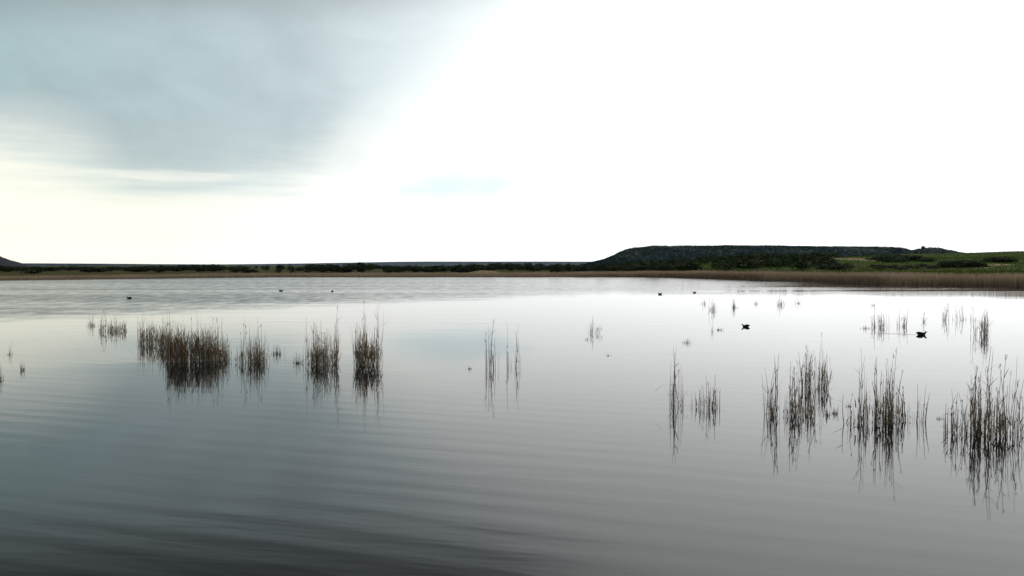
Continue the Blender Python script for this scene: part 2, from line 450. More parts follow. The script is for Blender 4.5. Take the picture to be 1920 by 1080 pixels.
MESA = [(1085, 500), (1108, 492.5), (1116, 491), (1133, 486.5), (1152, 479), (1172, 469.5), (1186, 465.4), (1210, 462.3), (1227, 460.8), (1255, 461.5), (1335, 461.6),
        (1360, 460.8), (1410, 461.4), (1440, 461.3), (1527, 462.6), (1640, 463.3), (1670, 463.8), (1680, 466), (1700, 471.3), (1722, 476), (1760, 484), (1800, 492), (1830, 500)]
HV = crest_hill('hill', MESA, 1300, 380, 350, 320, 28, M_HILL, 1.6, 'long flat-topped dark hill with a steep end slope', seed=3)
KNOLL = [(1660, 500), (1685, 480), (1707, 472), (1717, 468.5), (1726, 466.2), (1737, 465.4), (1752, 464.8), (1765, 466.6), (1777, 469.6), (1795, 473.2), (1830, 479), (1900, 492), (1930, 500)]
KV = crest_hill('hill', KNOLL, 1150, 260, 200, 120, 22, M_HILL, 1.0, 'small dark knoll beyond the end of the flat-topped hill', seed=5)
LEFT = [(-900, 500), (-700, 470), (-420, 452), (-160, 462), (-40, 474), (0, 480.5), (12, 484.5), (22, 488.5), (33, 493), (45, 497), (70, 501)]
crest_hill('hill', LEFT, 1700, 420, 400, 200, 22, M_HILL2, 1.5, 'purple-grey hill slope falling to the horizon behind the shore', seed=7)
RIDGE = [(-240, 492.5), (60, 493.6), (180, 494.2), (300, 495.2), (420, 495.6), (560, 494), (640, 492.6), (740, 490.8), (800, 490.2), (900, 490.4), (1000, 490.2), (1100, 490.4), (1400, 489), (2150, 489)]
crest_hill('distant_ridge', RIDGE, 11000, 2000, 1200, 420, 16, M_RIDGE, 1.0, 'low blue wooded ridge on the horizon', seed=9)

# ------------------------------------------------------------------ blade fields (reeds, grass, scrub)
def blades(px_, py_, pz, h, w, tint, lean, mat, name, curl=.25, seg=2):
    n = len(px_)
    a = rng.uniform(0, math.pi, n); dxx, dyy = np.cos(a) * w / 2, np.sin(a) * w / 2
    la = rng.uniform(0, 2 * math.pi, n); l = lean * np.abs(rng.normal(0, 1, n))
    V = np.zeros((n, 2 * seg + 1, 3)); 
    for k in range(seg + 1):
        s = k / seg
        cx = px_ + np.cos(la) * l * h * (s ** (1 + curl * 4)); cy = py_ + np.sin(la) * l * h * (s ** (1 + curl * 4))
        z = pz + h * s
        if k < seg:
            q = 1 - .45 * s
            V[:, 2 * k] = np.stack([cx - dxx * q, cy - dyy * q, z], 1)
            V[:, 2 * k + 1] = np.stack([cx + dxx * q, cy + dyy * q, z], 1)
        else:
            V[:, 2 * k] = np.stack([cx, cy, z], 1)
    nv = 2 * seg + 1
    base = np.arange(n)[:, None] * nv
    tri = []
    for k in range(seg - 1):
        tri += [[2 * k, 2 * k + 1, 2 * k + 3], [2 * k, 2 * k + 3, 2 * k + 2]]
    tri.append([2 * seg - 2, 2 * seg - 1, 2 * seg])
    Fc = np.concatenate([base + np.array(q)[None, :] for q in tri])
    return mesh_from(name, V.reshape(-1, 3), Fc, mat, tint=np.repeat(tint, nv))

def shore_band(n, t0, t1, u0, u1, hp, hv, w, mat, name, label, green=0.0):
    # even spacing along the shoreline
    tt = np.linspace(t0, t1, 3000); sy = shore(tt); sxx = tt * sy
    L = np.concatenate([[0], np.cumsum(np.hypot(np.diff(sxx), np.diff(sy)))])
    t = np.interp(rng.uniform(0, L[-1], n), L, tt)
    u = u0 + (u1 - u0) * rng.uniform(0, 1, n)
    s = shore(t)
    y = s + u; x = t * s + rng.normal(0, .3, n)
    y = y + 1.0 * np.sin(x * .21 + 1) * -1 - .8 * np.sin(x * .53)
    hp = np.array(hp)
    H = np.interp(x / y, pxt(hp[:, 0]), hp[:, 1])
    z = np.maximum(ground_z(x, y), -.3)
    clump = .5 + .5 * np.sin(x * .35 + np.sin(y * .4)) * np.sin(x * .13 + y * .2 + 2)
    Hh = np.maximum((H - np.maximum(z, 0)) * rng.uniform(1 - hv, 1.03, n) * (.88 + .14 * clump), .15)
    tint = np.clip(.38 + .3 * clump + rng.normal(0, .2, n), 0, 1)
    me = blades(x, y, z - .05, Hh + .05, w * rng.uniform(.6, 1.4, n), tint, .10, mat, name)
    return tag(link(name, me), label, 'reeds', kind='stuff')
HB = [(-800, .8), (0, .82), (300, .88), (500, 1.05), (960, 1.12), (1200, 1.45), (1440, 1.78), (1800, 1.8), (1920, 1.75), (2600, 1.7)]
shore_band(70000, .08, .95, -1.2, 9.5, HB, .45, .045, M_BED, 'shore_reeds', 'broad brown reed bed along the near side of the shore below the hill')
shore_band(42000, -.95, .14, -.4, 11, HB, .5, .055, M_BED, 'shore_reeds', 'thin brown reed fringe along the far shore')
shore_band(26000, -.95, .3, 9, 26, [(a_, b_ * .72) for a_, b_ in HB], .5, .07, M_BANK, 'bank_grass', 'olive rough grass on the low far bank')

# slope grass on the green rise
n = 42000
gt = rng.uniform(.10, .95, n); gyy = rng.uniform(125, 420, n); gxx = gt * gyy
ok = gyy > shore(gt) + 32
gxx, gyy = gxx[ok], gyy[ok]
tn = np.clip(.5 + .35 * np.sin(gxx * .06 + gyy * .035) + rng.normal(0, .22, len(gxx)), 0, 1)
me = blades(gxx, gyy, ground_z(gxx, gyy) - .05, rng.uniform(.12, .38, len(gxx)), rng.uniform(.2, .5, len(gxx)), tn, .2, M_GRASS, 'slope_grass')
tag(link('slope_grass', me), 'green rough grass on the rising shore', 'grass', kind='stuff')

# scrub on the flat-topped hill and knoll
def leafcloud(cent, rad, nleaf, size, hgt=1.0, r=rng):
    """random small quads through ellipsoid volumes around the centres"""
    n = len(cent)
    d = r.normal(0, 1, (n, nleaf, 3)); d /= np.linalg.norm(d, axis=2, keepdims=True)
    rr_ = r.uniform(.35, 1, (n, nleaf, 1)) ** .5
    p = cent[:, None, :] + d * rr_ * rad[:, None, None] * np.array([1, 1, hgt])
    p = p.reshape(-1, 3); k = len(p)
    u = r.normal(0, 1, (k, 3)); u /= np.linalg.norm(u, axis=1, keepdims=True)
    v = np.cross(u, r.normal(0, 1, (k, 3))); v /= np.linalg.norm(v, axis=1, keepdims=True)
    s = (size * r.uniform(.6, 1.4, (k, 1))) / 2
    V = np.stack([p - u * s, p - v * s * .7, p + u * s, p + v * s * .7], 1).reshape(-1, 3)
    Fc = np.arange(k * 4).reshape(k, 4)
    return V, Fc
def scrub_on(HVv, n, name, label, seed):
    r = np.random.default_rng(seed)
    rows, cols, _ = HVv.shape
    a = r.uniform(1, rows * .74, n * 2); c = r.uniform(2, cols - 3, n * 2)
    i0, j0 = a.astype(int), c.astype(int); fa, fc = (a - i0)[:, None], (c - j0)[:, None]
    p = (HVv[i0, j0] * (1 - fa) * (1 - fc) + HVv[i0 + 1, j0] * fa * (1 - fc) + HVv[i0, j0 + 1] * (1 - fa) * fc + HVv[i0 + 1, j0 + 1] * fa * fc)
    keep = (np.sin(p[:, 0] * .045 + p[:, 1] * .02) + np.sin(p[:, 0] * .017 - p[:, 2] * .2 + 1) + r.normal(0, .8, len(p))) > -1.0
    p = p[keep & (p[:, 2] > 1)][:n]
    V, Fc = leafcloud(p + np.array([0, 0, .5]), r.uniform(.9, 2.0, len(p)), 9, 1.3, .7, r)
    t = np.repeat(np.clip(r.normal(.4, .3, len(p)), 0, 1), 36)
    tag(link(name, mesh_from(name, V, Fc, M_SCRUB, tint=t)), label, 'scrub', kind='stuff')
scrub_on(HV, 9000, 'hill_scrub', 'dark heath scrub covering the flat-topped hill', 21)
scrub_on(KV, 1800, 'hill_scrub', 'dark heath scrub covering the small knoll', 22)

# ------------------------------------------------------------------ trees and bushes
def crown_mesh(name, mat, seed, lobes, spread, leaves, size, flat=.8, cone=False):
    r = np.random.default_rng(seed)
    c, rad = [], []
    for k in range(lobes):
        if cone:
            s = k / max(lobes - 1, 1)
            c.append([r.normal(0, .06), r.normal(0, .06), .18 + .72 * s]); rad.append(.26 * (1 - s) + .05)
        else:
            a = r.uniform(0, 6.28); q = spread * math.sqrt(r.uniform(0, 1))
            rr_ = r.uniform(.20, .34)
            c.append([math.cos(a) * q, math.sin(a) * q, max(.28, r.uniform(.30, 1.0) - rr_ - .12 * q)]); rad.append(rr_)
    c = np.array(c); rad = np.array(rad)
    V, Fc = leafcloud(c, rad, leaves, size, flat if not cone else 1.0, r)
    V[:, 2] = np.maximum(V[:, 2], .02)
    zt = V[:, 2].reshape(-1, 4).mean(1)
    lob = np.repeat(r.uniform(0, .5, lobes), leaves)
    t = np.repeat(np.clip(lob + r.normal(.15, .2, len(Fc)) , 0, 1), 4)
    return mesh_from(name, V, Fc, mat, tint=t)
def trunk_mesh(name, seed, h=.45, r0=.045):
    r = np.random.default_rng(seed)
    V, Fc = [], []
    def limb(p0, p1, ra, rb):
        b0 = len(V)
        p0, p1 = np.array(p0, float), np.array(p1, float)
        d = p1 - p0; d /= np.linalg.norm(d); s = np.cross(d, [.3, .9, .1]); s /= np.linalg.norm(s); t = np.cross(d, s)
        for p, q in ((p0, ra), ((p0 + p1) / 2 + r.normal(0, .012, 3), (ra + rb) / 2), (p1, rb)):
            for k in range(6):
                an = k * math.pi / 3; V.append(p + (s * math.cos(an) + t * math.sin(an)) * q)
        for j in range(2):
            for k in range(6):
                Fc.append([b0 + j * 6 + k, b0 + j * 6 + (k + 1) % 6, b0 + j * 6 + 6 + (k + 1) % 6, b0 + j * 6 + 6 + k])
    limb((0, 0, -.08), (r.normal(0, .03), r.normal(0, .03), h), r0, r0 * .6)
    for k in range(4):
        a = k * 1.6 + r.uniform(0, 1)
        limb((0, 0, h * r.uniform(.45, .95)), (math.cos(a) * .25, math.sin(a) * .25, h + r.uniform(.1, .35)), r0 * .5, r0 * .2)
    return mesh_from(name, np.array(V), Fc, M_BARK, smooth=True)
CROWNS = [crown_mesh('crown', M_TREE, 100 + k, 9, .30, 46, .13) for k in range(5)]
CONES = [crown_mesh('crown', M_TREE, 140 + k, 7, 0, 46, .11, cone=True) for k in range(3)]
BUSHES = [crown_mesh('foliage', M_BUSH, 180 + k, 10, .42, 44, .13, .75) for k in range(6)]
TRUNKS = [trunk_mesh('trunk', 200 + k) for k in range(3)]
BTRUNK = [trunk_mesh('stem', 210 + k, .3, .04) for k in range(2)]

def tree_at(x, y, h, w, crown, label, group, name='tree', cat='tree', trunk=None, z=None, cname='crown', tname='trunk'):
    if z is None: z = float(ground_z(np.array([x]), np.array([y]))[0])
    o = empty(name, (x, y, z), rng.uniform(0, 6.28))
    o.scale = (w, w, h)
    tag(o, label, cat, group)
    link(tname, trunk or TRUNKS[rng.integers(3)], o)
    link(cname, crown, o)
    return o

TOP_L = np.array([(-300, 494), (0, 497), (60, 499), (110, 500), (170, 502.5), (215, 503), (250, 500), (285, 497), (330, 496), (400, 495.5), (470, 497.5), (520, 498), (575, 498), (590, 494.5),
                  (640, 493.2), (690, 493), (740, 496), (775, 497.5), (820, 497), (860, 495), (900, 493.5), (960, 492.5), (1040, 494), (1100, 495), (1130, 493)])
def wood_h(px, d, extra=0.0):
    top = np.interp(px, TOP_L[:, 0], TOP_L[:, 1]) + extra
    return CAM_H + (498 - top) * d / F
GW = 'dark scrub trees of the far treeline'
ZONES = [(120, 'dark tree in the treeline stretch below the purple-grey hill'), (300, 'low dark tree in the gap of the treeline where the blue ridge shows'),
         (585, 'dark tree in the even treeline stretch behind the brown reed mass'), (770, 'dark tree in the taller treeline block around its tallest tree'),
         (960, 'dark tree of the low treeline beyond the small sandy mound'), (9999, 'dark tree in the treeline stretch running up to the flat-topped hill')]
def zone(px):
    for z_ in ZONES:
        if px < z_[0]: return z_[1], z_[1].replace('dark tree', 'dark trees', 1)
nt = 235
for k in range(nt):
    px = -120 + (1150 + 120) * (k + rng.uniform(0, 1)) / nt
    d = 205 + 200 * rng.uniform() ** 1.3
    if 395 < px < 560 and rng.uniform() < .25: continue
    if (700 < px < 716 or 425 < px < 432): d = rng.uniform(340, 420)
    x = (px - 960) / F * d
    top = wood_h(px, d, abs(rng.normal(0, 1.7)))
    h = max((top - float(ground_z(np.array([x]), np.array([d]))[0])) * 1.2, 1.5)
    cone = 480 < px < 585 and rng.uniform() < .7
    w = (rng.uniform(3.6, 6.0) if not cone else rng.uniform(2.6, 3.4))
    tree_at(x, d, h, w, CONES[rng.integers(3)] if cone else CROWNS[rng.integers(5)],
            'narrow pointed dark tree in the row on the far shore' if cone else zone(px)[0],
            'narrow pointed trees of the far treeline' if cone else zone(px)[1])
for (px, top, d, w, lab) in [(678, 488.0, 330, 4.2, 'tallest tree poking above the long dark treeline on the far shore'),
                             (527, 494.0, 300, 4.6, 'rounded dark tree rising among the narrow pointed trees'),
                             (543, 496.0, 300, 1.8, 'thin pointed tree just beside the rounded tree in the far row'),
                             (62, 500.5, 185, 5.5, 'broad dark tree nearest the water below the purple-grey hill'),
                             (192, 503.0, 330, 4.0, 'small separate dark tree in the low gap of the far treeline')]:
    x = (px - 960) / F * d
    zg = float(ground_z(np.array([x]), np.array([d]))[0])
    tree_at(x, d, (CAM_H + (498 - top) * d / F - zg) * 1.22, w, CONES[0] if 'thin' in lab else CROWNS[1], lab, 'standout trees of the far shore')
for (V3, px, w, h, lab) in [(KV, 1731, 7, 6.5, 'lone dark tree standing on top of the small knoll'),
                            (HV, 1360, 6, 3.6, 'small tree on the crest of the flat-topped hill, above its bare patches'),
                            (HV, 1366, 5, 2.8, 'lower tree touching another on the crest of the flat-topped hill'),
                            (HV, 1435, 5, 3.4, 'single small tree farther along the crest of the flat-topped hill')]:
    row = V3[int(V3.shape[0] * .70)]
    j = int(np.argmin(np.abs(row[:, 0] / row[:, 1] - (px - 960) / F)))
    tree_at(float(row[j, 0]), float(row[j, 1]), h, w, CROWNS[3], lab, 'trees on the far hilltops', z=float(row[j, 2]) - .8)

GB = 'dark bushes on the slope behind the reed bed'
def bush(px, d, h, w, label='low dark bush in the thicket between the reed bed and the hill', group=GB):
    x = (px - 960) / F * d
    tree_at(x, d, h, w, BUSHES[rng.integers(6)], label, group, 'bush', 'bush', BTRUNK[rng.integers(2)], cname='foliage', tname='stem')
# thicket between reed bed and flat-topped hill
TOP_B = np.array([(1105, 492), (1150, 490), (1200, 486), (1260, 484), (1320, 482), (1380, 480), (1440, 480), (1500, 479), (1560, 482), (1610, 492)])
nb = 165
for k in range(nb):
    px = 1105 + (1566 - 1105) * (k + rng.uniform(0, 1)) / nb
    d = 175 + 215 * rng.uniform(0, 1) ** .8
    lb = ('low bush in the thicket below the end slope of the flat-topped hill' if px < 1215 else
          'dark bush in the thicket below the middle of the flat-topped hill' if px < 1420 else 'dark bush in the thicket next to the long sandy scar')
    bush(px, d, rng.uniform(1.9, 3.3) * (.6 if px < 1170 else 1), rng.uniform(3.2, 6.0), lb, lb.replace('bush', 'bushes', 1))
def bush_row(px0, px1, py0, py1, n, h, w, label):
    for k in range(n):
        px = px0 + (px1 - px0) * (k + rng.uniform(0, 1)) / n
        py = py0 + (py1 - py0) * rng.uniform(0, 1)
        hx, hy = ground_hit(px, py)
        bush(px, hy, h * rng.uniform(.75, 1.2), w * rng.uniform(.8, 1.3), label, label.replace('bush', 'bushes', 1))
bush_row(1640, 1745, 486, 492, 16, 1.6, 4.5, 'dark bush in the upper row crossing the green slope')
bush_row(1765, 1840, 497, 502, 13, 1.9, 4.0, 'dark purple-brown bush in the low row just above the reed bed')
bush_row(1850, 1900, 487, 492, 9, 1.4, 3.8, 'dark bush in the short row above the sandy scars')
bush_row(1545, 1590, 503, 507, 7, 1.5, 3.6, 'dark bush at the back edge of the reed bed below the long sandy scar')
bush_row(1632, 1700, 500, 506, 8, 1.0, 3.0, 'low green bush between the reed bed and the upper bush row')
bush_row(1700, 1770, 500, 504, 8, .9, 2.6, 'low green bush between the reed bed and the upper bush row')
bush_row(1640, 1700, 478, 482, 6, 1.0, 5, 'flat dark bush on the skyline of the green rise')

# ------------------------------------------------------------------ reed clumps standing in the water
class Soup:
    def __init__(s): s.v, s.f, s.t = [], [], []
    def tube(s, pts, rad, tint, k=3, rot=0.0):
        b0 = len(s.v)
        for p, r_ in zip(pts, rad):
            for q in range(k):
                a = rot + q * 2 * math.pi / k
                s.v.append((p[0] + math.cos(a) * r_, p[1] + math.sin(a) * r_, p[2])); s.t.append(tint)
        for j in range(len(pts) - 1):
            for q in range(k):
                s.f.append((b0 + j * k + q, b0 + j * k + (q + 1) % k, b0 + (j + 1) * k + (q + 1) % k, b0 + (j + 1) * k + q))
    def blade(s, p0, ang, ln, w, rise, tint, droop=.5):
        b0 = len(s.v); c, n_ = math.cos(ang), math.sin(ang)
        for k in range(4):
            q = k / 3; r_ = ln * q * math.cos(rise); z = p0[2] + ln * (q * math.sin(rise) - droop * q * q * .6)
            ww = w * (1 - q) ** .7 / 2 if k else w * .35
            x, y = p0[0] + c * r_, p0[1] + n_ * r_
            s.v += [(x - n_ * ww, y + c * ww, z), (x + n_ * ww, y - c * ww, z)]; s.t += [tint, tint]
        for k in range(3):
            s.f.append((b0 + 2 * k, b0 + 2 * k + 1, b0 + 2 * k + 3, b0 + 2 * k + 2))
    def mesh(s, name, mat): return mesh_from(name, s.v, s.f, mat, tint=s.t)

def stem_into(S, x, y, h, r0, lean, lang, tint, leafy=1, z0=-.25, k=3):
    bend = random.uniform(-.06, .06); n_ = 5
    pts, rad = [], []
    for j in range(n_):
        q = j / (n_ - 1); off = lean * h * q ** 1.5
        kink = bend * h * math.sin(q * 3.1)
        pts.append((x + math.cos(lang) * off + math.sin(lang) * kink, y + math.sin(lang) * off - math.cos(lang) * kink, z0 + (h - z0) * q))
        rad.append(r0 * (1 - .72 * q))
    if random.random() < .14:                        # snapped stem: the top hangs over
        ba, q0 = random.uniform(0, 6.28), pts[2]
        ln = h * random.uniform(.18, .3)
        for j, (o_, z_) in ((3, (.7, .12)), (4, (1.25, random.uniform(-.55, .1)))):
            pts[j] = (q0[0] + math.cos(ba) * ln * o_, q0[1] + math.sin(ba) * ln * o_, max(q0[2] + ln * z_, .02))
    S.tube(pts, rad, tint, k, random.uniform(0, 2))
    for _ in range(leafy):
        j = random.randint(1, n_ - 2)
        p = pts[j]
        S.blade(p, random.uniform(0, 6.28), h * random.uniform(.12, .3), r0 * random.uniform(1.6, 2.6), random.uniform(.7, 1.45), min(1, max(0, tint + random.uniform(-.3, .2))), random.uniform(.1, .8))
    return pts

# a set of single standing stems, unit height, shared by the clumps
STEMS = []
for k in range(14):
    S = Soup()
    lean = random.choice([0, .02, .04, .06, .09])
    pts = stem_into(S, 0, 0, 1.0, .0062, lean, random.uniform(0, 6.28), random.uniform(.1, .95), 2, -.12, 4)
    if k % 4 == 0:                                   # remains of a seed plume
        tp = pts[-1]
        for _ in range(5):
            S.blade((tp[0], tp[1], tp[2] - random.uniform(0, .06)), random.uniform(0, 6.28), .07, .009, 1.1, random.uniform(.2, .6), .5)
    STEMS.append(S.mesh('reed_stem', M_STEM))

GC = 'reed clumps standing in the lake'
# px from, px to, foot y, top y, stems, tall stems, leaf mass 0..1, leaf-mass height share, fan, label
CL = [
 (185, 237, 621, 582, 40, 8, .35, .45, .05, 'short loose tan reed clump beyond the big brown reed mass'),
 (262, 294, 645, 582, 46, 8, .75, .60, .05, 'narrow brown reed clump beside the gap at one end of the big reed mass'),
 (299, 323, 652, 586, 40, 6, .85, .62, .04, 'brown reed clump set back between the narrow clump and the darkest one'),
 (318, 354, 679, 582, 80, 12, 1.0, .66, .04, 'darkest and densest reed clump, nearly black at its foot'),
 (356, 410, 677, 578, 95, 14, 1.0, .58, .05, 'widest rusty brown reed clump with ragged uneven tips'),
 (400, 428, 674, 600, 34, 7, .45, .45, .06, 'thin pinkish fringe of reeds at the edge of the widest rusty clump'),
 (442, 462, 680, 605, 14, 4, .25, .35, .05, 'few dark upright reeds just clear of the big brown reed mass'),
 (464, 498, 680, 590, 44, 8, .75, .45, .05, 'dark reed clump with a clear black waterline standing next to a pale one'),
 (574, 592, 683, 590, 16, 6, .25, .40, .05, 'slim row of grey reeds at the side of the pale straw clump'),
 (590, 634, 683, 572, 52, 14, .62, .50, .07, 'pale straw-coloured reed clump with a flat dark waterline'),
 (667, 712, 685, 560, 62, 13, .95, .50, .13, 'compact reddish reed clump with long stems leaning outward both ways'),
 (912, 930, 691, 594, 12, 7, .18, .18, .03, 'tall thin reed cluster with a bare bent stem standing alone in the middle'),
 (954, 967, 689, 604, 8, 5, .30, .10, .03, 'faint wispy reeds with a small dark tuft at the waterline'),
 (1106, 1125, 625, 590, 18, 5, .45, .45, .06, 'small lone grey reed clump in the open middle of the lake'),
 (1260, 1274, 760, 642, 14, 6, .28, .14, .02, 'two tall thin reeds rising from a dark knot at the waterline'),
 (1303, 1348, 765, 700, 26, 9, .32, .45, .06, 'short grey open reed clump beside the two tall thin reeds'),
 (1443, 1480, 779, 660, 26, 9, .30, .25, .05, 'loose upright reeds at the outer side of the double dark clump'),
 (1482, 1492, 781, 672, 16, 5, .55, .62, .03, 'single tight bundle of dark reeds with a long black reflection'),
 (1492, 1520, 780, 690, 22, 6, .50, .35, .05, 'reeds with black feet in front of the tall brown cluster'),
 (1504, 1553, 728, 622, 52, 14, .60, .42, .07, 'tall brown reed cluster with a dark level waterline behind the tight bundle'),
 (1595, 1607, 795, 735, 10, 3, .30, .40, .04, 'small separate reed tuft on the outer edge of the tall centre clump'),
 (1617, 1670, 793, 642, 66, 16, .72, .42, .05, 'tall grey-brown reed clump with two very long leaning stems'),
 (1678, 1690, 789, 690, 12, 4, .65, .35, .04, 'slim reed tuft with a dark foot beside the clump with very long stems'),
 (1692, 1701, 787, 720, 7, 2, .40, .25, .04, 'tiny dark-footed reed tuft next to the slim tuft'),
 (1704, 1727, 790, 715, 9, 4, .10, .20, .05, 'few bare pale stems at the end of the line of tufts'),
 (1636, 1662, 614, 568, 20, 6, .40, .45, .08, 'distant pinkish-grey reed clump between the two swimming birds'),
 (1682, 1698, 612, 576, 14, 4, .40, .50, .04, 'pale column of reeds beyond the swimming bird with a wake'),
 (1764, 1796, 600, 563, 16, 6, .25, .25, .07, 'distant row of thin reeds with a long dark waterline'),
 (1803, 1821, 599, 572, 8, 3, .25, .25, .05, 'short faint reeds following the distant thin row'),
 (1827, 1850, 628, 560, 40, 8, .75, .60, .04, 'distant tall dark reed clump nearest to the far reed bed'),
 (1772, 1802, 812, 735, 22, 7, .45, .40, .05, 'open outer stems of the big reed stand at the frame edge'),
 (1798, 1812, 814, 728, 18, 4, .60, .50, .04, 'reddish reed bundle in the big reed stand at the frame edge'),
 (1820, 1856, 816, 648, 58, 14, .75, .42, .05, 'tallest and leafiest part of the big reed stand at the frame edge'),
 (1855, 1876, 820, 690, 28, 7, .60, .40, .05, 'middle reeds of the big stand, next to its leafiest part'),
 (1877, 1893, 818, 660, 28, 7, .80, .50, .09, 'dark-footed reed bundle of the big stand with a long leaning stem'),
 (1900, 1942, 816, 690, 40, 9, .70, .40, .05, 'reed bundle cut off by the frame edge, with a green base'),
]
def build_clump(spec, idx):
    x0, x1, fy, ty, ns, nt_, mass, mh, fan, lab = spec
    wx_, d = on_water((x0 + x1) / 2, fy)
    _, d = on_water(960, fy)
    pxm = d / F
    wid_ = (x1 - x0) * pxm; H = (fy - ty) * pxm
    if x0 > 1765 and fy > 700: ns = int(ns * .62); mass *= .7
    o = empty('reed_clump', (wx_, d, 0)); tag(o, lab, 'reed clump', GC)
    dep = min(wid_ * .55, .5) if d < 40 else wid_ * .4
    k_thick = 1.0 if d < 30 else 1.5
    # sub-tussocks give the clump an uneven plan
    nc = max(2, int(round(wid_ / .08)))
    cs = [(random.uniform(-.5, .5) * wid_ * .86, random.uniform(-.5, .5) * dep, random.uniform(.6, 1.0)) for _ in range(nc)]
    cs[0] = (-.44 * wid_, cs[0][1], .8)
    if nc > 1: cs[1] = (.44 * wid_, cs[1][1], .8)
    def spot():
        if x0 < 800 and random.random() < .62:
            a_, r_ = random.uniform(0, 6.28), math.sqrt(random.random())
            return math.cos(a_) * r_ * wid_ * .5, math.sin(a_) * r_ * dep * .5, random.uniform(.65, 1.0)
        c_ = random.choice(cs)
        return c_[0] + random.gauss(0, .045 + .012 * wid_), c_[1] + random.gauss(0, .05), c_[2]
    # tall stems, each one a part
    for k in range(nt_):
        x, y, f = spot()
        st = link('reed_stem', STEMS[random.randrange(len(STEMS))], o)
        hh = H * (random.uniform(.50, .86) if k > 1 else random.uniform(.93, 1.0))
        st.location = (x, y, 0); q = random.uniform(.85, 1.35) * k_thick
        st.scale = (q, q, hh)
        side = x / max(wid_, .01) * 2
        st.rotation_euler = (random.gauss(0, fan * .5), random.gauss(0, fan * .6) + side * fan * .7, random.uniform(0, 6.28))
    # the mass of shorter stems and dead leaves
    S = Soup()
    for k in range(int(ns * (2 if x0 < 800 else 1.25))):
        x, y, f = spot()
        hh = H * min(1.0, max(.16, random.gauss(.50, .17))) * f
        side = x / max(wid_, .01) * 2
        la = math.atan2(random.gauss(0, 1), side * 1.2 + random.gauss(0, 1))
        stem_into(S, x, y, hh, .0052 * k_thick * random.uniform(.7, 1.2), abs(random.gauss(0, fan)), la, random.uniform(.05, .95), 1)
    st = link('reed_stem', S.mesh('reed_stem', M_STEM), o); st['kind'] = 'stuff'
    L = Soup()
    nl = int(ns * (5.0 if x0 < 800 else 1.8) * mass)
    for k in range(nl):
        x, y, f = spot()
        z = H * mh * f * random.betavariate(1.1, 2.0)
        ln = H * mh * random.uniform(.3, .75)
        L.blade((x, y, z - .03), random.uniform(0, 6.28), ln, random.uniform(.010, .022) * k_thick, random.uniform(.85, 1.5), min(1, max(0, random.gauss(.38, .25))), random.uniform(0, .9))
    for k in range(int(nl * .22)):                   # collapsed litter at the waterline
        x, y, f = spot()
        L.blade((x, y, random.uniform(.0, .05)), random.uniform(0, 6.28), random.uniform(.06, .16), random.uniform(.01, .02) * k_thick, random.uniform(-.05, .35), random.uniform(0, .3), .2)
    if L.v:
        st = link('dead_leaves', L.mesh('dead_leaves', M_LEAF), o); st['kind'] = 'stuff'
    return o
for i_, s_ in enumerate(CL): build_clump(s_, i_)

# tiny sprigs, a few pixels each
SPR = [
 (171, 611, 588, 14, 'thin pair of reeds just beyond the short loose tan clump'),
 (520, 664, 644, 18, 'sparse low sprigs in the gap between the dark clump and the pale straw clump'),
 (558, 681, 655, 14, 'faint reed sprig close beside the pale straw clump'),
 (42, 694, 674, 8, 'tiny forked sprig alone in the water near the frame edge'),
 (18, 665, 640, 6, 'faint upright sprig beyond the tiny forked sprig'),
 (2, 712, 680, 5, 'single stem cut by the frame edge in front of the tiny forked sprig'),
 (880, 692, 684, 8, 'low floating sprig next to the tall thin cluster in the middle'),
 (1100, 637, 629, 5, 'speck of reed close to the small lone grey clump'),
 (1140, 667, 662, 7, 'floating speck of reed in front of the small lone grey clump'),
 (1288, 643, 632, 12, 'small flattened sprig beyond the two tall thin reeds'),
 (1319, 570, 556, 6, 'first of the short distant tufts behind the swimming bird'),
 (1337, 582, 553, 9, 'darkest of the short distant tufts behind the swimming bird'),
 (1376, 577, 556, 9, 'grey distant tuft directly beyond the swimming bird without a wake'),
 (1417, 570, 560, 6, 'smallest distant tuft, past the swimming bird without a wake'),
 (1464, 572, 548, 11, 'tallest brown tuft of the short distant row'),
 (1496, 569, 555, 6, 'last small tuft of the short distant row'),
 (1350, 619, 612, 12, 'low floating reed scrap near the swimming bird without a wake'),
 (1336, 622, 600, 4, 'single thin stem next to the floating reed scrap'),
 (1623, 616, 608, 14, 'low sprig beside the distant pinkish-grey clump'),
 (1637, 573, 565, 5, 'faintest speck of reed near the far reed bed'),
 (1732, 604, 580, 5, 'thin stem beyond the swimming bird with a wake'),
 (1552, 779, 762, 8, 'small reed stub in front of the tall brown cluster'),
 (1566, 776, 758, 10, 'two faint stubs past the tall brown cluster'),
 (1764, 786, 778, 12, 'low floating scrap just outside the big reed stand'),
 (1590, 762, 756, 8, 'faint floating scrap between the tall brown cluster and the separate tuft'),
]
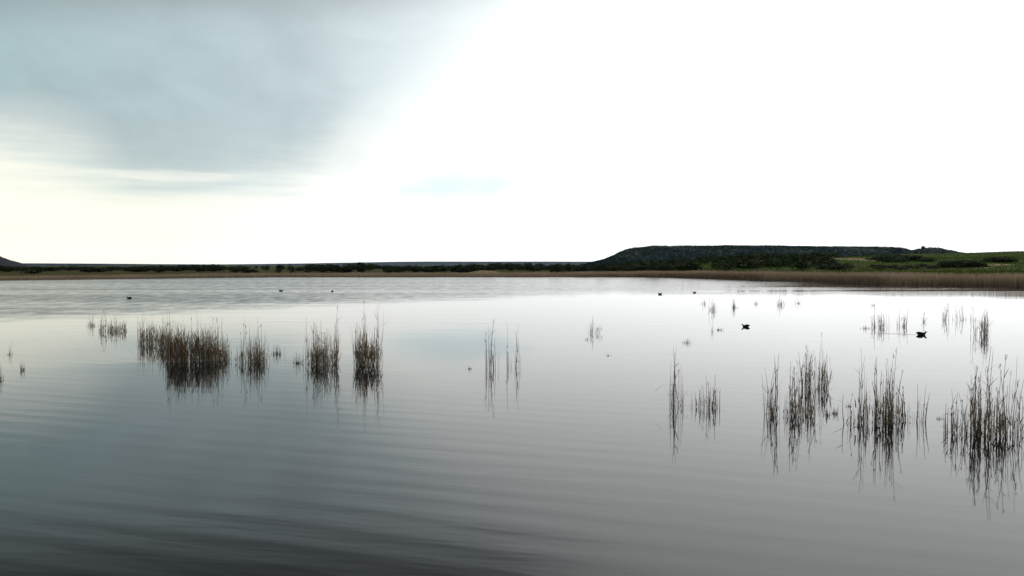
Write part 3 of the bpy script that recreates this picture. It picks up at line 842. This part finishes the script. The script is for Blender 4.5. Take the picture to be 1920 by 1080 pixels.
for (px, fy, ty, w, lab) in SPR:
    x, d = on_water(px, fy); pm = d / F
    H = (fy - ty) * pm; wd = w * pm
    S = Soup()
    tiny = H < .12
    n_ = 5 if tiny else max(3, int(w * .9))
    for k in range(n_):
        rr_ = .006 * (1.7 if d > 35 else 1.0)
        stem_into(S, random.gauss(0, .3) * wd, random.gauss(0, .2) * wd, H * random.uniform(.45, 1), rr_ * random.uniform(.7, 1.2), abs(random.gauss(0, .15 if not tiny else .8)), random.uniform(0, 6.28), random.uniform(0, .7), 2)
    for k in range(n_ * 2):
        S.blade((random.gauss(0, .3) * wd, random.gauss(0, .15) * wd, .0), random.uniform(0, 6.28), random.uniform(.3, .8) * max(H, .06), .016 * (1.6 if d > 35 else 1), random.uniform(.2, 1.4), random.uniform(0, .5), .4)
    o = link('reed_sprig', S.mesh('reed_sprig', M_STEM), None, (x, d, 0))
    tag(o, lab, 'reed sprig', 'small reed sprigs scattered on the lake')

# ------------------------------------------------------------------ waterbirds
def loft(path, rad, flat, mat, name, k=12):
    V, Fc = [], []
    P_ = [np.array(p, float) for p in path]
    for j, p in enumerate(P_):
        tg = P_[min(j + 1, len(P_) - 1)] - P_[max(j - 1, 0)]; tg /= np.linalg.norm(tg)
        sd_ = np.array([0, 1.0, 0]); up = np.cross(tg, sd_); up /= np.linalg.norm(up)
        for q in range(k):
            a = q * 2 * math.pi / k
            V.append(p + sd_ * math.cos(a) * rad[j] + up * math.sin(a) * rad[j] * flat[j])
    for j in range(len(P_) - 1):
        for q in range(k):
            Fc.append((j * k + q, j * k + (q + 1) % k, (j + 1) * k + (q + 1) % k, (j + 1) * k + q))
    Fc.append(tuple(range(k))); Fc.append(tuple((len(P_) - 1) * k + q for q in reversed(range(k))))
    me = mesh_from(name, np.array(V), Fc, mat, smooth=True)
    return me
BODY = loft([(-.215, 0, .085), (-.18, 0, .078), (-.12, 0, .060), (-.04, 0, .048), (.04, 0, .046), (.095, 0, .058), (.126, 0, .084), (.142, 0, .108), (.156, 0, .130), (.175, 0, .142), (.196, 0, .142)],
            [.012, .030, .066, .092, .090, .068, .042, .030, .031, .032, .016], [.5, .6, .8, .85, .85, .9, 1, 1, 1, .95, .9], M_BIRD, 'bird_body')
BILLM = loft([(.193, 0, .140), (.210, 0, .136), (.232, 0, .130)], [.013, .010, .003], [.9, .8, .7], M_BILL, 'bill', 8)
def wing_mesh(s):
    return loft([(-.205, s * .035, .105), (-.13, s * .066, .105), (-.03, s * .084, .092), (.06, s * .072, .075)], [.006, .020, .024, .008], [1.2, 1.8, 2.0, 1.6], M_BIRD2, 'wing', 8)
WINGS = [wing_mesh(1), wing_mesh(-1)]
def bird(px, py, rz, label, s=1.0):
    x, d = on_water(px, py)
    o = empty('waterbird', (x, d, -.012), rz); o.scale = (s, s, s)
    tag(o, label, 'bird', 'dark waterbirds swimming on the lake')
    link('body', BODY, o); link('bill', BILLM, o)
    for wm_ in WINGS: link('wing', wm_, o)
bird(1398, 613, R(176), 'dark waterbird in bright open water, facing away from the bird with a wake', .80)
bird(1728, 628, R(-6), 'dark waterbird trailing a thin wake near the distant reed clumps', .88)
bird(242, 560, R(168), 'lone dark waterbird in the rippled grey water beyond the tan reeds', 1.05)
bird(527, 546, R(20), 'tiny far waterbird, nearer to the brown reed mass of two on the rippled water')
bird(623, 547, R(100), 'tiny far waterbird, nearer to the middle of two on the rippled water')
bird(1238, 552, R(5), 'far waterbird in bright water below the end slope of the hill', .95)
bird(1302, 549, R(150), 'smallest far waterbird, right beside the short distant tufts', .85)

# ------------------------------------------------------------------ air between here and the far hills
HAZE = 1.2e-5
if HAZE > 0:
    m_h = bpy.data.materials.new('haze'); m_h.use_nodes = True
    T = NT(m_h.node_tree); T.n.clear()
    pv = T.node('ShaderNodeVolumePrincipled'); ou = T.node('ShaderNodeOutputMaterial')
    pv.inputs['Color'].default_value = (.46, .70, .98, 1); pv.inputs['Density'].default_value = HAZE; pv.inputs['Anisotropy'].default_value = .7
    T.l.new(pv.outputs[0], ou.inputs['Volume'])
    x0, x1, y0, y1, z0, z1 = -9500, 9500, -200, 14500, -3.5, 110
    vs = [(x0, y0, z0), (x1, y0, z0), (x1, y1, z0), (x0, y1, z0), (x0, y0, z1), (x1, y0, z1), (x1, y1, z1), (x0, y1, z1)]
    fs = [(0, 3, 2, 1), (4, 5, 6, 7), (0, 1, 5, 4), (1, 2, 6, 5), (2, 3, 7, 6), (3, 0, 4, 7)]
    tag(link('haze', mesh_from('haze', vs, fs, m_h)), 'thin pale air over the lake and hills', kind='stuff')
